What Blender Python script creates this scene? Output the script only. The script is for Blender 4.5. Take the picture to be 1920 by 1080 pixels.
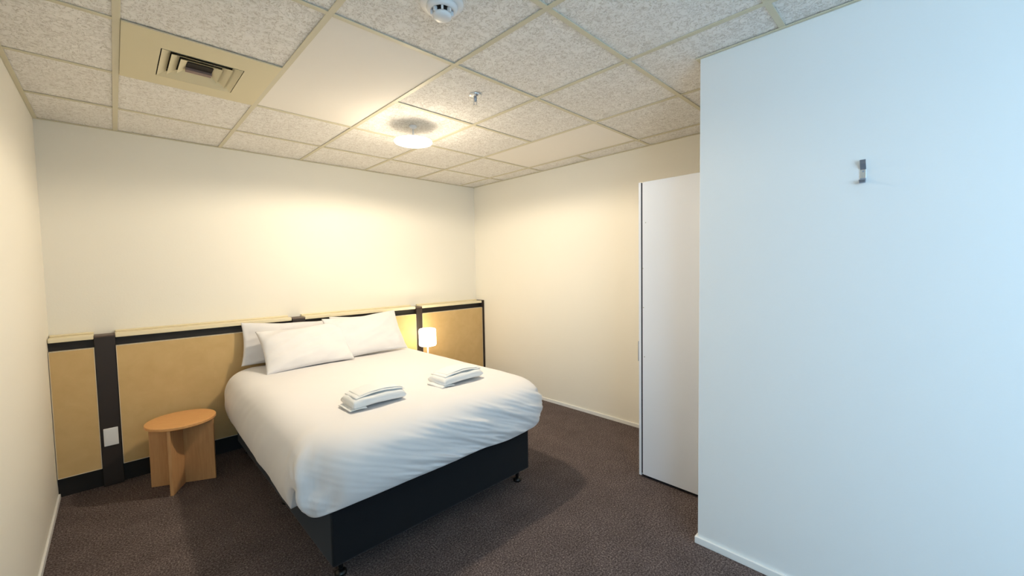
import bpy, bmesh, math, random
from mathutils import Vector, Matrix, noise
C = bpy.context.scene.collection
for o in list(bpy.data.objects): bpy.data.objects.remove(o)
random.seed(4)

# ------------------------------------------------------------------ camera
cam = bpy.data.cameras.new('camera'); camo = bpy.data.objects.new('camera', cam); C.objects.link(camo)
cam.sensor_fit = 'HORIZONTAL'; cam.sensor_width = 36; cam.lens = 763.68 / 1920 * 36
cam.clip_start = 0.02
Rv = Vector((0.71509994, -0.69880371, -0.01747732)); Uv = Vector((0.04735086, 0.0234797, 0.99860232)); Fv = Vector((0.69741665, 0.71492802, -0.04987929))
M = Matrix.Identity(4)
for i in range(3):
    M[i][0] = Rv[i]; M[i][1] = Uv[i]; M[i][2] = -Fv[i]
M[0][3], M[1][3], M[2][3] = 0.3234, -4.0064, 1.4405
camo.matrix_world = M
bpy.context.scene.camera = camo

# ------------------------------------------------------------------ light and exposure
vs = bpy.context.scene.view_settings
vs.view_transform = 'Standard'; vs.look = 'None'; vs.gamma = 1; vs.use_curve_mapping = False
vs.exposure = 0.42
WORLD_STRENGTH = 6.7
WORLD_COLOR = (0.46, 0.74, 1.0)
LAMP_FILL = 8.0; LAMP_W = 54.0            # added fill for ceiling and upper walls; then the ceiling lamp bulb
LAMP_DISC = 8.0         # glowing disc of the ceiling lamp
LAMP_COLOR = (1.0, 0.85, 0.64)
BEDLAMP = 7.0
world = bpy.data.worlds.new('sky'); bpy.context.scene.world = world; world.use_nodes = True
bg = world.node_tree.nodes['Background']
bg.inputs[0].default_value = (*WORLD_COLOR, 1); bg.inputs[1].default_value = WORLD_STRENGTH
WIN = (-7.3, -4.85, 0.75, 2.3)       # y0, y1, z0, z1 of the window in the left wall
pl = bpy.data.lights.new('window_daylight', 'AREA'); pl.shape = 'RECTANGLE'
pl.size = WIN[3] - WIN[2]; pl.size_y = WIN[1] - WIN[0]; pl.cycles.is_portal = True
plo = bpy.data.objects.new('window_daylight', pl); C.objects.link(plo)
plo.location = (-0.05, (WIN[0] + WIN[1]) / 2, (WIN[2] + WIN[3]) / 2)
plo.rotation_euler = (0, math.radians(-90), 0)

# ------------------------------------------------------------------ dimensions
W = 3.5945; H = 2.4428; YF = -7.6; NX = 2.4229; NY = -3.2

# ------------------------------------------------------------------ materials
def srgb(r, g, b):
    f = lambda c: (c / 255) / 12.92 if c / 255 <= 0.04045 else ((c / 255 + 0.055) / 1.055) ** 2.4
    return (f(r), f(g), f(b), 1)
def mat(name, col, rough=0.6, metal=0.0, spec=0.5, **k):
    m = bpy.data.materials.new(name); m.use_nodes = True; nt = m.node_tree
    b = nt.nodes['Principled BSDF']
    b.inputs['Base Color'].default_value = col; b.inputs['Roughness'].default_value = rough
    b.inputs['Metallic'].default_value = metal; b.inputs['Specular IOR Level'].default_value = spec
    return m
def nodes(m): return m.node_tree.nodes, m.node_tree.links, m.node_tree.nodes['Principled BSDF']
def coords(m, scale=(1, 1, 1), rot=(0, 0, 0), kind='Object'):
    n, l, b = nodes(m)
    tc = n.new('ShaderNodeTexCoord'); mp = n.new('ShaderNodeMapping')
    mp.inputs['Scale'].default_value = scale; mp.inputs['Rotation'].default_value = rot
    l.new(tc.outputs[kind], mp.inputs['Vector']); return mp
def noise_tex(m, src, scale, detail=3, rough=.5, dist=0):
    n, l, b = nodes(m); t = n.new('ShaderNodeTexNoise')
    t.inputs['Scale'].default_value = scale; t.inputs['Detail'].default_value = detail
    t.inputs['Roughness'].default_value = rough; t.inputs['Distortion'].default_value = dist
    l.new(src.outputs[0], t.inputs['Vector']); return t
def ramp(m, src, stops, out=0):
    n, l, b = nodes(m); r = n.new('ShaderNodeValToRGB'); e = r.color_ramp.elements
    while len(e) < len(stops): e.new(0.5)
    for i, (p, c) in enumerate(stops): e[i].position = p; e[i].color = c
    l.new(src.outputs[out], r.inputs['Fac']); return r
def bump(m, src, strength, dist=0.002, out=0):
    n, l, b = nodes(m); bp = n.new('ShaderNodeBump')
    bp.inputs['Strength'].default_value = strength; bp.inputs['Distance'].default_value = dist
    l.new(src.outputs[out], bp.inputs['Height']); l.new(bp.outputs[0], b.inputs['Normal']); return bp

def paint(name, col, rough=.62, bs=.25):
    m = mat(name, col, rough, spec=.3); c = coords(m); t = noise_tex(m, c, 90, 3); bump(m, t, bs, .0015); return m
M_wall = paint('cream_wall_paint', srgb(240, 236, 225))
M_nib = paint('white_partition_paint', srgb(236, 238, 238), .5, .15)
M_white = paint('white_gloss_paint', srgb(240, 240, 238), .35, .03)
M_ward = mat('daylit_white_melamine', srgb(229, 234, 244), .32)  # blue tint in the base colour stands in for window daylight
M_screw = mat('screw_cap', srgb(170, 170, 165), .5)
M_gap = mat('dark_gap', srgb(35, 35, 45), .8)  # near-black in place of shade in the door gap and below

# carpet
M_carpet = mat('brown_grey_carpet', srgb(96, 80, 74), .95, spec=.1)
n, l, b = nodes(M_carpet)
c = coords(M_carpet)
t = noise_tex(M_carpet, c, 120, 4, .8)
t2 = noise_tex(M_carpet, c, 6, 4, .6)
r = ramp(M_carpet, t, [(0.32, srgb(44, 38, 39)), (0.50, srgb(100, 88, 87)), (0.68, srgb(168, 154, 149))])
r2 = ramp(M_carpet, t2, [(0.3, (.80, .80, .80, 1)), (0.7, (1.08, 1.08, 1.08, 1))])
mx = n.new('ShaderNodeMix'); mx.data_type = 'RGBA'; mx.blend_type = 'MULTIPLY'; mx.inputs[0].default_value = 1
l.new(r.outputs[0], mx.inputs[6]); l.new(r2.outputs[0], mx.inputs[7]); l.new(mx.outputs[2], b.inputs['Base Color'])
bump(M_carpet, t, .9, .006)

# ceiling tile, with short wormy fissures
def tile_material(name, hi, mid, lo, strength):
    m = mat(name, hi, .85, spec=.15); n, l, b = nodes(m); c = coords(m, kind='Object')
    wob = noise_tex(m, c, 22, 3, .6)
    add = n.new('ShaderNodeVectorMath'); add.operation = 'MULTIPLY_ADD'
    add.inputs[1].default_value = (.06, .06, .0)
    l.new(wob.outputs['Color'], add.inputs[0]); l.new(c.outputs[0], add.inputs[2])
    t = n.new('ShaderNodeTexNoise'); t.inputs['Scale'].default_value = 40; t.inputs['Detail'].default_value = 1.2
    t.inputs['Distortion'].default_value = 1.6
    l.new(add.outputs[0], t.inputs['Vector'])
    # fissures run along the contour where the noise crosses its middle value
    sub = n.new('ShaderNodeMath'); sub.operation = 'SUBTRACT'; sub.inputs[1].default_value = .47
    ab = n.new('ShaderNodeMath'); ab.operation = 'ABSOLUTE'
    l.new(t.outputs[0], sub.inputs[0]); l.new(sub.outputs[0], ab.inputs[0])
    r = ramp(m, ab, [(0.0, lo), (0.04, mid), (0.085, hi)])
    l.new(r.outputs[0], b.inputs['Base Color'])
    r2 = ramp(m, ab, [(0.0, (0, 0, 0, 1)), (0.07, (1, 1, 1, 1))])
    bump(m, r2, strength, .005); return m
M_tile = tile_material('fissured_ceiling_tile', srgb(248, 246, 242), srgb(240, 237, 232), srgb(214, 209, 201), .55)
M_smooth = mat('smooth_ceiling_tile', srgb(244, 240, 233), .8, spec=.15)
c = coords(M_smooth); t = noise_tex(M_smooth, c, 60, 3); bump(M_smooth, t, .25, .0015)
M_grid = mat('aged_cream_grid_metal', srgb(214, 207, 182), .5)
M_ventm = mat('aged_cream_vent_metal', srgb(220, 210, 176), .5)
M_slab = mat('ceiling_void', srgb(120, 115, 105), .9)
M_dark = mat('dark_vent_throat', srgb(30, 22, 16), .8)
M_mauve = mat('brown_grey_vent_plate', srgb(135, 115, 108), .6)

# wood panels
def laminate(name, a, bb, scale=(2, 30, 2), rough=.5, rot=(0, 0, 0)):
    m = mat(name, a, rough, spec=.3); c = coords(m, scale, rot); t = noise_tex(m, c, 3, 5, .6, .4)
    r = ramp(m, t, [(0.3, a), (0.7, bb)]); n, l, b = nodes(m); l.new(r.outputs[0], b.inputs['Base Color'])
    bump(m, t, .06, .001); return m
M_panel = laminate('sand_hessian_panel', srgb(204, 172, 118), srgb(212, 181, 128), (3, 3, 3), .7)
M_ledge = laminate('pale_timber_ledge', srgb(234, 222, 188), srgb(240, 228, 196), (1, 30, 30), .45)
M_edge = mat('pale_panel_edging', srgb(226, 214, 190), .5)
M_black = mat('black_recess_lining', srgb(24, 20, 18), .6)
M_post = mat('dark_brown_post', srgb(44, 35, 31), .5)
M_cap = mat('brown_post_cap', srgb(92, 76, 68), .5)
M_oak = laminate('orange_oak_laminate', srgb(198, 148, 100), srgb(212, 164, 114), (25, 25, 2), .35)
M_oaktop = laminate('orange_oak_top', srgb(214, 156, 98), srgb(224, 170, 112), (6, 40, 6), .28)

# fabrics
def fabric(name, col, weave=900, bs=.1, rough=.85):
    m = mat(name, col, rough, spec=.15); c = coords(m); t = noise_tex(m, c, weave, 2)
    bump(m, t, bs, .0005); n, l, b = nodes(m)
    b.inputs['Sheen Weight'].default_value = .15; return m
M_linen = fabric('white_bed_linen', srgb(231, 229, 230))
M_towel = fabric('white_terry_towel', srgb(230, 232, 233), 260, .8)
M_base = fabric('navy_black_base_fabric', srgb(17, 20, 25), 500, .5)
M_matt = fabric('white_mattress_ticking', srgb(225, 222, 215))
M_blackplastic = mat('black_plastic', srgb(14, 14, 14), .35)
M_chrome = mat('polished_chrome', srgb(228, 230, 233), .22, .85)
M_steel = mat('brushed_steel', srgb(168, 176, 190), .38, .75)
M_plastic = mat('white_plastic', srgb(235, 236, 238), .35)
def emit(name, col, s):
    m = mat(name, (1, 1, 1, 1), .4); n, l, b = nodes(m)
    b.inputs['Emission Color'].default_value = (*col, 1); b.inputs['Emission Strength'].default_value = s; return m
M_disc = emit('glowing_opal_disc', LAMP_COLOR, LAMP_DISC)
M_shade = emit('glowing_lamp_shade', (1.0, .86, .60), BEDLAMP)

# ------------------------------------------------------------------ helpers
def tag(o, label=None, cat=None, group=None, kind=None):
    if label: o['label'] = label
    if cat: o['category'] = cat
    if group: o['group'] = group
    if kind: o['kind'] = kind
    return o
def obj(name, bm, m, parent=None, smooth=False, bevel=0, seg=2):
    me = bpy.data.meshes.new(name); bmesh.ops.recalc_face_normals(bm, faces=bm.faces[:]); bm.to_mesh(me); bm.free()
    me.materials.append(m); o = bpy.data.objects.new(name, me); C.objects.link(o)
    if smooth:
        for p in me.polygons: p.use_smooth = True
    if parent: o.parent = parent
    if bevel:
        md = o.modifiers.new('bevel', 'BEVEL'); md.width = bevel; md.segments = seg; md.limit_method = 'ANGLE'
    return o
def thing(name, label, cat, loc=(0, 0, 0), rz=0, group=None):
    o = bpy.data.objects.new(name, None); C.objects.link(o); o.location = loc; o.rotation_euler = (0, 0, rz)
    o.empty_display_size = .05
    return tag(o, label, cat, group)
def bx(bm, x0, x1, y0, y1, z0, z1, mat4=None):
    v = [bm.verts.new((x, y, z)) for x in (x0, x1) for y in (y0, y1) for z in (z0, z1)]
    for f in ((0, 1, 3, 2), (4, 6, 7, 5), (0, 4, 5, 1), (2, 3, 7, 6), (0, 2, 6, 4), (1, 5, 7, 3)):
        bm.faces.new([v[i] for i in f])
    if mat4: bmesh.ops.transform(bm, matrix=mat4, verts=v)
    return bm
def box(name, m, x0, x1, y0, y1, z0, z1, parent=None, bevel=0):
    return obj(name, bx(bmesh.new(), x0, x1, y0, y1, z0, z1), m, parent, bevel=bevel)
def lathe(prof, n=40, cx=0, cy=0, bm=None, cap=True):
    bm = bm or bmesh.new(); rings = []
    for r, z in prof:
        if r < 1e-6: rings.append([bm.verts.new((cx, cy, z))]); continue
        rings.append([bm.verts.new((cx + r * math.cos(2 * math.pi * i / n), cy + r * math.sin(2 * math.pi * i / n), z)) for i in range(n)])
    for a, b2 in zip(rings, rings[1:]):
        for i in range(n):
            j = (i + 1) % n
            if len(a) == 1: bm.faces.new((a[0], b2[i], b2[j]))
            elif len(b2) == 1: bm.faces.new((a[i], a[j], b2[0]))
            else: bm.faces.new((a[i], a[j], b2[j], b2[i]))
    if cap:
        for rr in (rings[0], rings[-1]):
            if len(rr) > 2: bm.faces.new(rr)
    return bm
def sstep(a, b, x):
    t = max(0, min(1, (x - a) / (b - a))); return t * t * (3 - 2 * t)

# ------------------------------------------------------------------ room shell
tag(box('floor', M_carpet, -.1, W + .1, YF - .1, .1, -.1, 0), kind='structure')
tag(box('wall_back', M_wall, -.1, W + .1, 0, .1, 0, 2.6), kind='structure')
tag(box('wall_right', M_wall, W, W + .1, NY, 0, 0, 2.6), kind='structure')
bm = bmesh.new(); y0, y1, z0, z1 = WIN
bx(bm, -.12, 0, y1, 0, 0, 2.6); bx(bm, -.12, 0, YF, y0, 0, 2.6); bx(bm, -.12, 0, y0, y1, 0, z0); bx(bm, -.12, 0, y0, y1, z1, 2.6)
tag(obj('wall_left', bm, M_wall), kind='structure')
tag(box('wall_front', M_wall, -.12, W + .1, YF - .1, YF, 0, 2.6), kind='structure')
# partition: a solid return wall whose left face and end edge show
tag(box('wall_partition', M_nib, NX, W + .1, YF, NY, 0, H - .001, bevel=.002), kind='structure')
# window, behind the camera
win = tag(bpy.data.objects.new('window_1', None), kind='structure'); C.objects.link(win); win.location = (0, 0, 0)
bm = bmesh.new(); f = .05
bx(bm, -.09, -.03, y0, y1, z0, z0 + f); bx(bm, -.09, -.03, y0, y1, z1 - f, z1)
bx(bm, -.09, -.03, y0, y0 + f, z0 + f, z1 - f); bx(bm, -.09, -.03, y1 - f, y1, z0 + f, z1 - f)
obj('window_frame', bm, M_white, win)
box('window_sill', M_white, -.03, .04, y0 - .03, y1 + .03, z0 - .03, z0, win)
# skirtings
def skirt(name, pts, h=.034, d=.011):
    bm = bmesh.new()
    for a in pts: bx(bm, *a)
    tag(obj(name, bm, M_white, bevel=.003), kind='structure')
skirt('baseboard_right', [(W - .011, W, NY, -.17, 0, .034)])
skirt('baseboard_left', [(0, .011, YF, -.12, 0, .034)])
skirt('baseboard_partition', [(NX - .012, NX, YF, NY + .012, 0, .036), (NX, 2.80, NY, NY + .012, 0, .036)])

# ------------------------------------------------------------------ ceiling
ceil = tag(box('ceiling', M_slab, -.1, W + .1, YF - .1, .1, H + .1, H + .16), kind='structure')
X1 = .3767; Y1 = -.5445; T = .6
cols = [0] + [X1 + i * T for i in range(6)] + [W]
rows_ = [0] + [Y1 - i * T for i in range(12)]
def ctile(x0, x1, y0, y1, smooth=False):
    g = .0015
    bm = bx(bmesh.new(), -(x1 - x0) / 2 + g, (x1 - x0) / 2 - g, -(y1 - y0) / 2 + g, (y1 - y0) / 2 - g, 0, .015)
    o = obj('ceiling_tile', bm, M_smooth if smooth else M_tile, ceil)
    o.location = ((x0 + x1) / 2, (y0 + y1) / 2, H + .0045 + random.uniform(0, .0015))
    o.rotation_euler = (0, 0, random.choice((0, math.pi)) if (x1 - x0) != (y1 - y0) else 0)
    return o
skip = set()
# double smooth tiles span two rows: column 2 (between L2 and L3), column 5 (L5-L6)
doubles = {(2, 2), (5, 2)}
for ci in range(7):
    for ri in range(12):
        if (ci, ri - 1) in doubles: continue
        x0_, x1_ = cols[ci], cols[ci + 1]; yb = rows_[ri]; yf = rows_[ri + 1]
        if (ci, ri) in doubles:
            ctile(x0_, x1_, rows_[ri + 2], yb, True); continue
        if (ci, ri) == (1, 2): continue                     # the vent panel sits here
        ctile(x0_, x1_, yf, yb)
GB = .024
def bar(x0, x1, y0, y1, name='grid_bar'):
    o = obj(name, bx(bmesh.new(), x0, x1, y0, y1, H, H + .004), M_grid, ceil, bevel=.0006, seg=1); return o
for x in cols[1:-1]: bar(x - GB / 2, x + GB / 2, YF, 0)
for k, y in enumerate(rows_[1:]):
    for ci in range(7):
        if (ci, k) in doubles: continue
        if k == 2 and ci == 1: continue
        xa = cols[ci] + (GB / 2 if ci else .02); xb = cols[ci + 1] - (GB / 2 if ci < 6 else .02)
        bar(xa, xb, y - GB / 2, y + GB / 2, 'cross_bar')
tag(box('trim_1', M_grid, .001, .020, YF, -.02, H - .001, H + .003), kind='structure')
tag(box('trim_2', M_grid, .001, W - .001, -.020, -.001, H - .001, H + .003), kind='structure')
tag(box('trim_3', M_grid, W - .020, W - .001, NY, -.021, H - .001, H + .003), kind='structure')
bm = bmesh.new(); bx(bm, NX - .016, NX - .001, YF, NY + .016, H - .003, H + .001); bx(bm, NX - .001, W - .021, NY + .001, NY + .016, H - .003, H + .001)
tag(obj('trim_4', bm, M_grid), kind='structure')

# air vent panel
x0, x1 = cols[1] + GB / 2, cols[2] - GB / 2; yb, yf = rows_[2] - .004, rows_[3] - .014
vent = thing('ceiling_vent', 'square cream stepped air diffuser set in a plain cream metal ceiling panel', 'vent', (.677, -1.4445, H))
vx0, vx1, vy0, vy1 = .520, .836, -1.605, -1.268
L = lambda x: x - .677
Ly = lambda y: y + 1.4445
bm = bmesh.new()
zz = (-.004, .002)
bx(bm, L(x0) + .001, L(vx0), Ly(yf), Ly(yb), *zz); bx(bm, L(vx1), L(x1) - .001, Ly(yf), Ly(yb), *zz)
bx(bm, L(vx0), L(vx1), Ly(yf), Ly(vy0), *zz); bx(bm, L(vx0), L(vx1), Ly(vy1), Ly(yb), *zz)
obj('face_panel', bm, M_ventm, vent)
cxv, cyv = L((vx0 + vx1) / 2), Ly((vy0 + vy1) / 2); hx, hy = (vx1 - vx0) / 2 - .004, (vy1 - vy0) / 2 - .004
def frustum(bm, hx0, hy0, z0, hx1, hy1, z1, t=.0015):
    rings = []
    for (a, b2, z) in ((hx0, hy0, z0), (hx1, hy1, z1), (hx1, hy1, z1 + t), (hx0, hy0, z0 + t)):
        rings.append([bm.verts.new((cxv + sx * a, cyv + sy * b2, z)) for sx, sy in ((-1, -1), (1, -1), (1, 1), (-1, 1))])
    for i in range(4):
        A, B = rings[i], rings[(i + 1) % 4]
        for k in range(4): bm.faces.new((A[k], A[(k + 1) % 4], B[(k + 1) % 4], B[k]))
for k in range(3):
    a = hx - k * .036; b2 = hy - k * .036
    bm = bmesh.new(); frustum(bm, a, b2, -.005 + k * .003, a - .0345, b2 - .0345, .014 + k * .004)
    obj('louvre', bm, M_ventm, vent)
bm = bmesh.new(); bx(bm, cxv - hx - .003, cxv + hx + .003, cyv - hy - .003, cyv + hy + .003, .045, .05)
obj('throat', bm, M_dark, vent)
bm = bmesh.new(); bx(bm, cxv - .052, cxv + .052, cyv - .040, cyv + .050, .016, .044)
obj('centre_box', bm, M_dark, vent)
bm = bmesh.new(); bx(bm, cxv - .052, cxv + .052, cyv + .020, cyv + .052, .004, .016)
obj('centre_plate', bm, M_mauve, vent)

# smoke detector
sm = thing('smoke_detector', 'round white smoke detector with dark slots and domed lens on the ceiling', 'smoke detector', (1.262, -2.690, H + .0045))
obj('base', lathe([(.004, 0), (.080, 0), (.082, -.004), (.080, -.010), (.060, -.014), (.004, -.014)], 48), M_plastic, sm, True)
obj('body', lathe([(.058, -.013), (.059, -.020), (.055, -.030), (.047, -.034), (.040, -.030), (.032, -.024)], 48), M_plastic, sm, True)
obj('neck', lathe([(.030, -.024), (.030, -.046)], 40), M_dark, sm, True)
for i in range(8):
    o = obj('rib', bx(bmesh.new(), -.004, .004, .029, .043, -.046, -.028), M_plastic, sm); o.rotation_euler = (0, 0, i * math.pi / 4 + .2)
obj('lens', lathe([(.034, -.042), (.036, -.048), (.034, -.054), (.027, -.059), (.014, -.062), (0, -.063)], 40), M_plastic, sm, True)
# sprinkler
sp = thing('fire_sprinkler', 'small chrome fire sprinkler hanging from the ceiling tile', 'sprinkler', (1.874, -2.138, H + .0045))
obj('escutcheon', lathe([(.036, 0), (.037, -.003), (.030, -.010), (.018, -.014), (.010, -.015)], 36), M_chrome, sp, True)
obj('stem', lathe([(.010, -.012), (.010, -.030), (.006, -.034), (.006, -.040)], 16), M_steel, sp, True)
bm = bmesh.new()
for s in (-1, 1): bx(bm, s * .010 - .0015, s * .010 + .0015, -.003, .003, -.058, -.028)
bx(bm, -.0115, .0115, -.003, .003, -.060, -.057)
obj('frame', bm, M_chrome, sp)
obj('deflector', lathe([(.004, -.060), (.013, -.061), (.013, -.063), (.004, -.063)], 20), M_chrome, sp)

# ceiling lamp
LX, LY = 1.877, -1.4445
cl = thing('ceiling_light', 'round glowing disc lamp hanging just below the ceiling over the bed', 'ceiling light', (LX, LY, H + .0045))
obj('rose', lathe([(.026, 0), (.028, -.006), (.024, -.014), (.008, -.022)], 32), M_plastic, cl, True)
obj('rod', lathe([(.006, -.020), (.006, -.094)], 12), M_plastic, cl, True)
obj('housing', lathe([(0, -.090), (.100, -.092), (.124, -.098), (.128, -.103), (.001, -.103)], 56), M_plastic, cl, True)
obj('glowing_disc', lathe([(.002, -.1035), (.128, -.1035), (.132, -.110), (.127, -.117), (.100, -.124), (.055, -.129), (0, -.131)], 56), M_disc, cl, True)
def point(name, loc, w, col, r):
    d = bpy.data.lights.new(name, 'POINT'); d.energy = w; d.color = col; d.shadow_soft_size = r
    o = bpy.data.objects.new(name, d); C.objects.link(o); o.location = loc; return o
d = bpy.data.lights.new('ceiling_bulb', 'SPOT'); d.energy = LAMP_W; d.color = LAMP_COLOR; d.shadow_soft_size = .045
d.spot_size = math.radians(178); d.spot_blend = .22
o = bpy.data.objects.new('ceiling_bulb', d); C.objects.link(o); o.location = (LX, LY, H - .160)
point('ceiling_fill', (LX, LY, H - .30), LAMP_FILL, LAMP_COLOR, .13)  # extra light added below the disc to brighten ceiling and upper walls

# ------------------------------------------------------------------ panelling behind the bed
hb = thing('headboard_panelling', 'low sand coloured wall panelling with black bands and dark posts along the back wall', 'wall panelling')
YP = -.135
box('backing', M_black, .0, W - .001, -.095, -.001, 0, 1.012, hb)
posts = [(.208, .308), (1.418, 1.522), (2.645, 2.718)]
spans = [(.003, .206), (.310, 1.416), (1.524, 2.643), (2.720, 3.578)]
for a, b2 in spans:
    p = box('panel', M_panel, a + .002, b2 - .002, YP + .002, -.095, .135, .953, hb)
    bm = bmesh.new(); e = .003
    bx(bm, a, a + e, YP, -.096, .132, .956); bx(bm, b2 - e, b2, YP, -.096, .132, .956)
    bx(bm, a + e, b2 - e, YP, -.096, .132, .136); bx(bm, a + e, b2 - e, YP, -.096, .953, .956)
    obj('edging', bm, M_edge, p)
    box('ledge', M_ledge, a, b2 - (0 if b2 < 3.5 else .0), -.128, -.001, 1.012, 1.040, hb, bevel=.004)
    box('ledge_bead', M_ledge, a, b2, -.030, -.001, 1.040, 1.052, hb, bevel=.004)
for i, (a, b2) in enumerate(posts):
    box('post', M_post, a, b2, (-.128, -.140, -.140)[i], -.095, (.0, .0, .0)[i], 1.022, hb, bevel=.002)
    box('post_cap', M_cap, a - .001, b2 + .001, (-.128, -.140, -.140)[i], -.001, 1.022, 1.032, hb, bevel=.002)
box('end_post', M_post, 3.584, W - .001, -.155, -.001, 0, 1.045, hb, bevel=.001)
# socket
wo = thing('wall_outlet', 'blank white outlet plate on the dark post beside the side table', 'outlet', (.258, -.129, .338))
box('plate', M_plastic, -.036, .036, -.009, -.0005, -.060, .060, wo, bevel=.003)
box('insert', M_plastic, -.026, .026, -.0105, -.009, -.050, .050, wo, bevel=.001)

# ------------------------------------------------------------------ side tables
def side_table(x, y, rz, label):
    t = thing('side_table', label, 'side table', (x, y, 0), rz, 'round side tables by the bed')
    obj('tabletop', lathe([(.001, .428), (.190, .428), (.193, .431), (.193, .445), (.190, .448), (.001, .448)], 72), M_oaktop, t, False)
    bm = bx(bmesh.new(), -.185, .185, -.009, .009, .0005, .428); obj('leg_board', bm, M_oak, t, bevel=.001)
    bm = bx(bmesh.new(), -.009, .009, -.185, -.0092, .0005, .428); obj('leg_board', bm, M_oak, t, bevel=.001)
    bm = bx(bmesh.new(), -.009, .009, .0092, .185, .0005, .428); obj('leg_board', bm, M_oak, t, bevel=.001)
    return t
side_table(.607, -.445, math.atan2(-.163, .331), 'round orange oak side table on crossed boards, standing left of the bed')
side_table(2.672, -.372, math.atan2(-.163, .331), 'round orange oak side table under the lit lamp, behind the right of the bed')

# bedside lamp
bl = thing('bedside_lamp', 'small lit table lamp with white drum shade behind the bed', 'lamp', (2.645, -.345, .448))
obj('foot', lathe([(.001, 0), (.055, 0), (.055, .010), (.010, .016), (.001, .016)], 36), M_plastic, bl, True)
obj('stem', lathe([(.008, .014), (.008, .215)], 16), M_plastic, bl, True)
sh = obj('lamp_shade', lathe([(.005, .190), (.070, .190), (.084, .194), (.089, .206), (.089, .352), (.084, .366), (.072, .371), (.062, .366), (.06, .355), (.001, .353)], 48), M_shade, bl, True)
point('bedside_bulb', (2.645, -.345, .448 + .42), 0.9, (1, .78, .48), .05)

# ------------------------------------------------------------------ bed
BX0, BX1, BY0, BY1 = .972, 2.272, -2.145, -.150
bed = thing('bed', 'low double bed with a black fabric base on short black feet', 'bed', (1.62, -1.15, 0))
def rel(x, y): return x - 1.62, y + 1.15
bm = bmesh.new(); a, b2 = rel(BX0, BY0), rel(BX1, BY1)
bx(bm, a[0], b2[0], a[1], b2[1], .085, .37)
obj('base', bm, M_base, bed, bevel=.012, seg=3)
bm = bx(bmesh.new(), a[0] + .02, b2[0] - .02, a[1] + .03, b2[1] - .0, .371, .60)
obj('mattress', bm, M_matt, bed, bevel=.04, seg=4)
for x, y in ((1.03, -2.08), (2.215, -2.085), (1.03, -1.235), (2.215, -1.235), (1.03, -.24), (2.215, -.24)):
    px, py = rel(x, y)
    lg = obj('leg', lathe([(.014, .086), (.016, .060), (.012, .040), (.010, .022)], 16, px, py), M_blackplastic, bed, True)
    obj('foot_disc', lathe([(.001, .024), (.012, .023), (.027, .012), (.028, .001), (.001, .001)], 24, px, py), M_blackplastic, lg, True)

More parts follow.
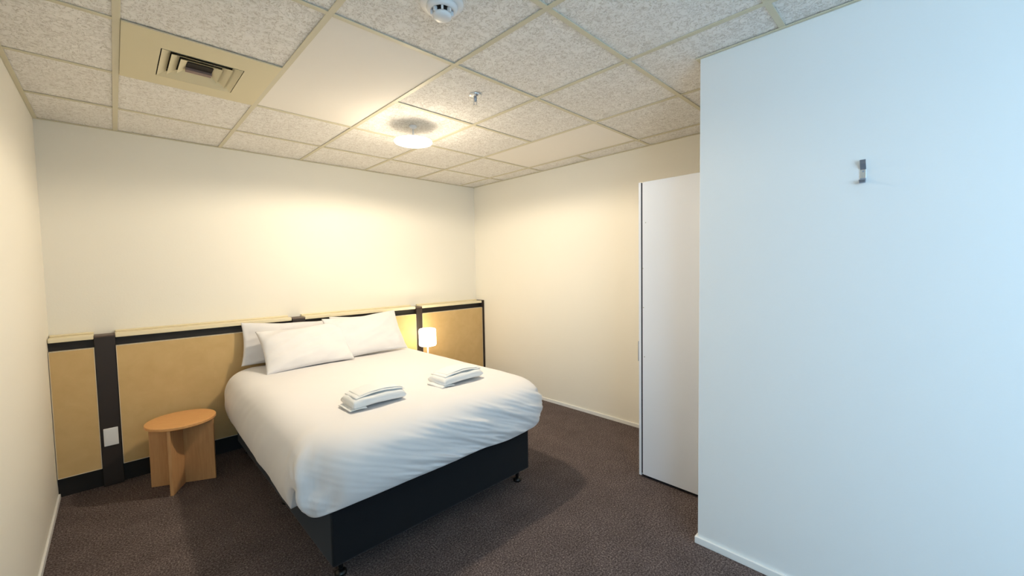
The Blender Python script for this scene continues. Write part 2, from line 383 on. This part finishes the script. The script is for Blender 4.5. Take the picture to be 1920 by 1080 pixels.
# duvet
def duvet():
    ix0, ix1, iy0, iy1 = 1.10, 2.24, -1.90, -.30      # flat middle
    TOP = .680
    # perimeter of the inner rectangle, each sample with an outward direction
    per = []
    def edge(p, q, n, d0):
        for i in range(n): t = i / n; per.append((p[0] + (q[0] - p[0]) * t, p[1] + (q[1] - p[1]) * t, d0))
    def corner(p, a0, a1, n):
        for i in range(n): per.append((p[0], p[1], a0 + (a1 - a0) * i / n))
    R = math.radians
    corner((ix0, iy0), R(180), R(270), 34); edge((ix0, iy0), (ix1, iy0), 120, R(270))
    corner((ix1, iy0), R(270), R(360), 30); edge((ix1, iy0), (ix1, iy1), 110, R(0))
    corner((ix1, iy1), R(0), R(90), 10); edge((ix1, iy1), (ix0, iy1), 50, R(90))
    corner((ix0, iy1), R(90), R(180), 10); edge((ix0, iy1), (ix0, iy0), 130, R(180))
    N = len(per); bm = bmesh.new(); rings = []
    cx, cy = (ix0 + ix1) / 2, (iy0 + iy1) / 2
    def hill(x, y): # gentle pillowy undulation of the top
        v = noise.noise(Vector((x * 2.1, y * 2.1, 3))) * .010 + noise.noise(Vector((x * 6, y * 6, 8))) * .0035
        return v
    KI = 40
    for k in range(KI):
        s = k / KI
        if k == 0: continue
        rings.append([bm.verts.new((cx + (p[0] - cx) * s, cy + (p[1] - cy) * s, TOP + hill(cx + (p[0] - cx) * s, cy + (p[1] - cy) * s))) for p in per])
    KS = 70
    for k in range(KS + 1):
        s = k / KS; ring = []
        for i, (px, py, d) in enumerate(per):
            dx, dy = math.cos(d), math.sin(d)
            # reach and depth on each side
            wl = max(0, -dx) ** 2; wr = max(0, dx) ** 2; wf = max(0, -dy) ** 2; wb = max(0, dy) ** 2
            # left: the drop grows towards the foot
            ty = (py - iy0) / (iy1 - iy0)
            aL, bL = .245 - .02 * ty, .222 - .02 * ty; aR, bR = .215, .165; aF, bF = .335, .160; aB, bB = .135, .035
            A = 1 / math.sqrt(wl / aL ** 2 + wr / aR ** 2 + wf / aF ** 2 + wb / aB ** 2)
            if wl * wf > 0: A *= 1 + .06 * 4 * wl * wf
            if wr * wf > 0: A *= 1 + .04 * 4 * wr * wf
            B = (wl * bL + wr * bR + wf * bF + wb * bB) * (1 - .36 * math.exp(-((math.degrees(d) - 200) / 17) ** 2))
            ph = s * math.radians(150 - 40 * wb)
            e = .58
            o_ = A * math.sin(min(ph, math.pi / 2)) ** e if ph < math.pi / 2 else A * (1 - .20 * (1 - math.sin(ph)) ** 1.2)
            dz = B * (1 - math.cos(ph)) if ph < math.pi / 2 else B * (1 + 1.0 * -math.cos(ph))
            x = px + dx * o_; y = py + dy * o_; z = TOP - dz
            # diagonal folds on the hanging faces
            u = x * 1.0 if wf > .5 else y
            amp = sstep(.18, .6, s) * (1 - sstep(.9, 1.0, s) * .6)
            w = 0
            if wf > .02:
                q = (x * .9 + z * 2.1)
                w += wf * (.024 * noise.noise(Vector((q * 7.5, (x - z) * 1.3, 1.0))) - .016 * abs(noise.noise(Vector((q * 13, (x - z) * 2.2, 5))))+ .010 * noise.noise(Vector((q * 26, (x - z) * 4, 15)))) \
                     * (.25 + sstep(1.15, 1.6, x))
            if wl > .02:
                q = (y * .8 + z * .8)
                w += wl * (.010 * noise.noise(Vector((q * 6, z * 3, 2.0))) + .005 * noise.noise(Vector((q * 15, z * 5, 7))))
            if wr > .02: w += wr * .010 * noise.noise(Vector((y * 6, z * 5, 4)))
            cw = 4 * wl * wf
            if cw > .02:   # puckered corner with a standing fold and a hollow beside it
                dg = math.degrees(d)
                w += .030 * math.exp(-((dg - 213 - 8 * s) / 6.5) ** 2) - .020 * math.exp(-((dg - 236 - 6 * s) / 9) ** 2)
                w += cw * (.006 * math.sin(dg * .35 + s * 9) + .014 * noise.noise(Vector((dg * .09, s * 5.5, 9))))
            cw = 4 * wr * wf
            if cw > .1: w += cw * .012 * noise.noise(Vector((d * 9, s * 3.0, 12)))
            w *= amp
            x += dx * w * 1.0; y += dy * w; z += w * .35
            # wavy hem
            z += sstep(.8, 1, s) * .016 * noise.noise(Vector((x * 3.2, y * 3.2, 20)))
            z += (1 - sstep(0, .4, s)) * hill(px + dx * o_, py + dy * o_)
            y = min(y, -.148)
            z = max(z, .1)
            ring.append(bm.verts.new((x, y, z)))
        rings.append(ring)
    # tuck the underside in towards the mattress and base
    last = rings[-1]; ring = []
    for i, v in enumerate(last):
        x = max(BX0 + .03, min(BX1 - .03, v.co.x)); y = max(BY0 + .03, min(-.16, v.co.y))
        ring.append(bm.verts.new((v.co.x * .35 + x * .65, v.co.y * .35 + y * .65, v.co.z + .012)))
    rings.append(ring)
    c0 = bm.verts.new((cx, cy, TOP))
    for i in range(N): bm.faces.new((c0, rings[0][i], rings[0][(i + 1) % N]))
    for A_, B_ in zip(rings, rings[1:]):
        for i in range(N):
            j = (i + 1) % N; bm.faces.new((A_[i], B_[i], B_[j], A_[j]))
    o = obj('duvet', bm, M_linen, None, True)
    return tag(o, 'puffy white duvet spread over the whole bed, hanging over its sides', 'duvet')
duvet()

# pillows
def pillow(w, h, t, loc, tilt, yaw, roll, seed, label, group='white pillows leaning on the panelling'):
    NU, NV = 64, 44; bm = bmesh.new(); g = {}
    for side in (1, -1):
        for i in range(NU + 1):
            for j in range(NV + 1):
                edgev = i in (0, NU) or j in (0, NV)
                if side == -1 and edgev: g[(side, i, j)] = g[(1, i, j)]; continue
                u = -1 + 2 * i / NU; v = -1 + 2 * j / NV
                uu = math.sin(u * math.pi / 2) * .35 + u * .65; vv = math.sin(v * math.pi / 2) * .35 + v * .65
                th = ((1 - uu ** 4) * (1 - vv ** 4)) ** .5 * (1 - .25 * (uu * uu + vv * vv) / 2)
                x = w / 2 * uu * (1 - .055 * (1 - vv * vv)); z = h / 2 * vv * (1 - .10 * (1 - uu * uu))
                k = noise.noise(Vector((x * 6 + seed, z * 6, side * 3))) * .016 + noise.noise(Vector((x * 3 + z * 9 + seed, z * 3, side))) * .008
                k += -.020 * abs(noise.noise(Vector((x * 4 - z * 11 + seed, z * 3 + x * 2, side)))) + .008 * noise.noise(Vector((math.atan2(z, x) * 4 + seed, math.hypot(x, z) * 4, side))) * (abs(uu * vv))
                y = side * (t / 2 * th) + k * min(1, th * 2)
                # the belly of a standing pillow sags down
                z2 = z + h / 2 + .012 * noise.noise(Vector((x * 4 + seed, 0, 5))) * (vv > 0) * vv
                g[(side, i, j)] = bm.verts.new((x, -y, z2))
    for side in (1, -1):
        for i in range(NU):
            for j in range(NV):
                q = [g[(side, i, j)], g[(side, i + 1, j)], g[(side, i + 1, j + 1)], g[(side, i, j + 1)]]
                bm.faces.new(q if side == 1 else q[::-1])
    o = obj('pillow', bm, M_linen, None, True)
    o.rotation_euler = (Matrix.Rotation(yaw, 3, 'Z') @ Matrix.Rotation(-tilt, 3, 'X') @ Matrix.Rotation(roll, 3, 'Y')).to_euler()
    o.location = loc
    return tag(o, label, 'pillow', group)
R = math.radians
pillow(.66, .345, .12, (1.335, -.245, .680), R(9), 0, R(3.5), 1.3, 'rear left white pillow, upright against the panelling, mostly hidden by the front left one')
pillow(.64, .345, .12, (2.035, -.240, .680), R(9), 0, R(-1), 5.7, 'rear right white pillow, upright against the panelling behind the front right one')
pillow(.66, .395, .14, (1.425, -.605, .684), R(41), R(-2), R(-2), 9.1, 'front left white pillow, leaning on the rear left one')
pillow(.70, .41, .13, (1.955, -.535, .684), R(32), R(0), R(-1.5), 12.4, 'front right white pillow, tucked behind the end of the front left one')

# folded towels
def towel(x, y, rz, w, d, label, seed):
    t = thing('folded_towel', label, 'towel', (x, y, .683), rz, 'folded white towels on the bed')
    # a folded stack: profile of a soft fold swept along its length
    def layer(name, z0, th, w0, d0, sag, off=(0, 0)):
        bm = bmesh.new(); NU = 40; NP = 28; rings = []
        for i in range(NU + 1):
            u = -1 + 2 * i / NU; ring = []
            endf = (1 - abs(u) ** 10) ** .5
            for k in range(NP):
                a = 2 * math.pi * k / NP
                ca, sa = math.cos(a), math.sin(a)
                yy = math.copysign(abs(ca) ** .45, ca) * d0 / 2; zc = math.copysign(abs(sa) ** .8, sa) * th / 2 * (.55 + .45 * endf)
                xx = u * w0 / 2 + .006 * noise.noise(Vector((yy * 30, zc * 60, seed + z0 * 50)))
                nz = .006 * noise.noise(Vector((xx * 14 + seed, yy * 14, z0 * 40)))
                zz_ = z0 + th / 2 + zc + sag * (1 - u * u) + (nz if sa > 0 else 0)
                yy += .005 * noise.noise(Vector((xx * 16, zc * 40, seed)))
                ring.append(bm.verts.new((xx + off[0], yy + off[1], zz_)))
            rings.append(ring)
        for A_, B_ in zip(rings, rings[1:]):
            for k in range(NP): bm.faces.new((A_[k], B_[k], B_[(k + 1) % NP], A_[(k + 1) % NP]))
        bm.faces.new(rings[0]); bm.faces.new(rings[-1][::-1])
        return obj(name, bm, M_towel, t, True)
    layer('thick_fold', .000, .058, w, d, .008)
    layer('upper_fold', .052, .012, w * .93, d * .84, .016, (.010, .008))
    layer('top_flap', .061, .008, w * .84, d * .80, .017, (.020, .016))
    layer('loose_edge', .000, .012, w * .30, d * .90, .004, (-w * .42, -.012))
    return t
towel(1.365, -1.785, R(-1), .31, .18, 'folded white towel nearer the left side of the bed', 2.0)
towel(1.955, -1.775, R(4), .34, .18, 'folded white towel nearer the right side of the bed', 7.0)

# ------------------------------------------------------------------ wardrobe in the alcove
wx0, wx1 = 2.832, W - .012; wy0, wy1 = NY + .014, -2.677
wd = thing('wardrobe', 'tall plain white wardrobe standing in the alcove behind the partition', 'wardrobe', (wx0, wy1, 0))
def wr(n, m, x0, x1, y0, y1, z0, z1, par=wd, bev=.001): return box(n, m, x0 - wx0, x1 - wx0, y0 - wy1, y1 - wy1, z0, z1, par, bev)
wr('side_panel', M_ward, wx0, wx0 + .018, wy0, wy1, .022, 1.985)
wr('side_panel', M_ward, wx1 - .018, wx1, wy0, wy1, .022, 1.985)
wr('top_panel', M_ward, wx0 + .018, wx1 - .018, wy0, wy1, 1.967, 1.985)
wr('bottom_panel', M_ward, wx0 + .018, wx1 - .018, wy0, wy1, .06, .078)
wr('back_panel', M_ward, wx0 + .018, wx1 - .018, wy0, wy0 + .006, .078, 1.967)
wr('plinth', M_gap, wx0 + .02, wx1 - .02, wy0 + .02, wy1 - .03, .0, .06)
wr('gap_shade_fill', M_gap, wx0 + .002, wx1 - .003, wy1, wy1 + .010, .03, 1.98)  # dark slab painting the shade in the gap behind the doors
mid = (wx0 + wx1) / 2
for i, (a, b2) in enumerate(((wx0, mid - .0015), (mid + .0015, wx1))):
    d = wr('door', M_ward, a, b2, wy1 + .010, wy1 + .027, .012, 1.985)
    hx = a + .045 if i == 0 else b2 - .045
    bm = bmesh.new(); hy_ = .027
    bx(bm, hx - wx0 - .006, hx - wx0 + .006, hy_ + .018, hy_ + .028, .785, .922)
    for z in (.795, .912): bx(bm, hx - wx0 - .005, hx - wx0 + .005, hy_, hy_ + .020, z - .005, z + .005)
    obj('handle', bm, M_steel, d, bevel=.002)
for y, z in ((-2.690, .83), (-2.680, 1.42), (-2.684, 1.16), (-2.70, 1.72)):
    bm = lathe([(.0035, 0), (.0035, .001), (0, .001)], 12)
    bmesh.ops.transform(bm, matrix=Matrix.Translation((0, y - wy1, z)) @ Matrix.Rotation(R(-90), 4, 'Y'), verts=bm.verts[:])
    obj('screw_cap', bm, M_screw, wd)

# coat hook on the partition
hk = thing('coat_hook', 'small chrome coat hook screwed to the white partition wall', 'hook', (NX, -3.818, 1.785))
def strip(name, prof, w, th, m, parent):
    bm = bmesh.new(); n_ = len(prof); outer = []
    for i, (x, z) in enumerate(prof):
        a = prof[max(0, i - 1)]; b3 = prof[min(n_ - 1, i + 1)]; dx, dz = b3[0] - a[0], b3[1] - a[1]; L_ = math.hypot(dx, dz)
        nx, nz = -dz / L_ * th / 2, dx / L_ * th / 2
        outer.append([bm.verts.new((x + s * nx, y, z + s * nz)) for s, y in ((1, -w / 2), (1, w / 2), (-1, w / 2), (-1, -w / 2))])
    for A_, B_ in zip(outer, outer[1:]):
        for k in range(4): bm.faces.new((A_[k], B_[k], B_[(k + 1) % 4], A_[(k + 1) % 4]))
    bm.faces.new(outer[0]); bm.faces.new(outer[-1][::-1])
    return obj(name, bm, m, parent, bevel=.0008)
strip('back_plate', [(-.002, .012), (-.002, -.022)], .018, .003, M_chrome, hk)
strip('upper_arm', [(-.002, .012), (-.008, .020), (-.018, .032), (-.026, .046)], .018, .0032, M_steel, hk)
strip('lower_hook', [(-.002, -.022), (-.006, -.034), (-.015, -.041), (-.026, -.040), (-.033, -.030)], .018, .0032, M_steel, hk)
bm = lathe([(.003, 0), (.003, .001), (0, .0015)], 14)
bmesh.ops.transform(bm, matrix=Matrix.Translation((-.0036, 0, .004)) @ Matrix.Rotation(R(-90), 4, 'Y'), verts=bm.verts[:])
obj('screw', bm, M_steel, hk)
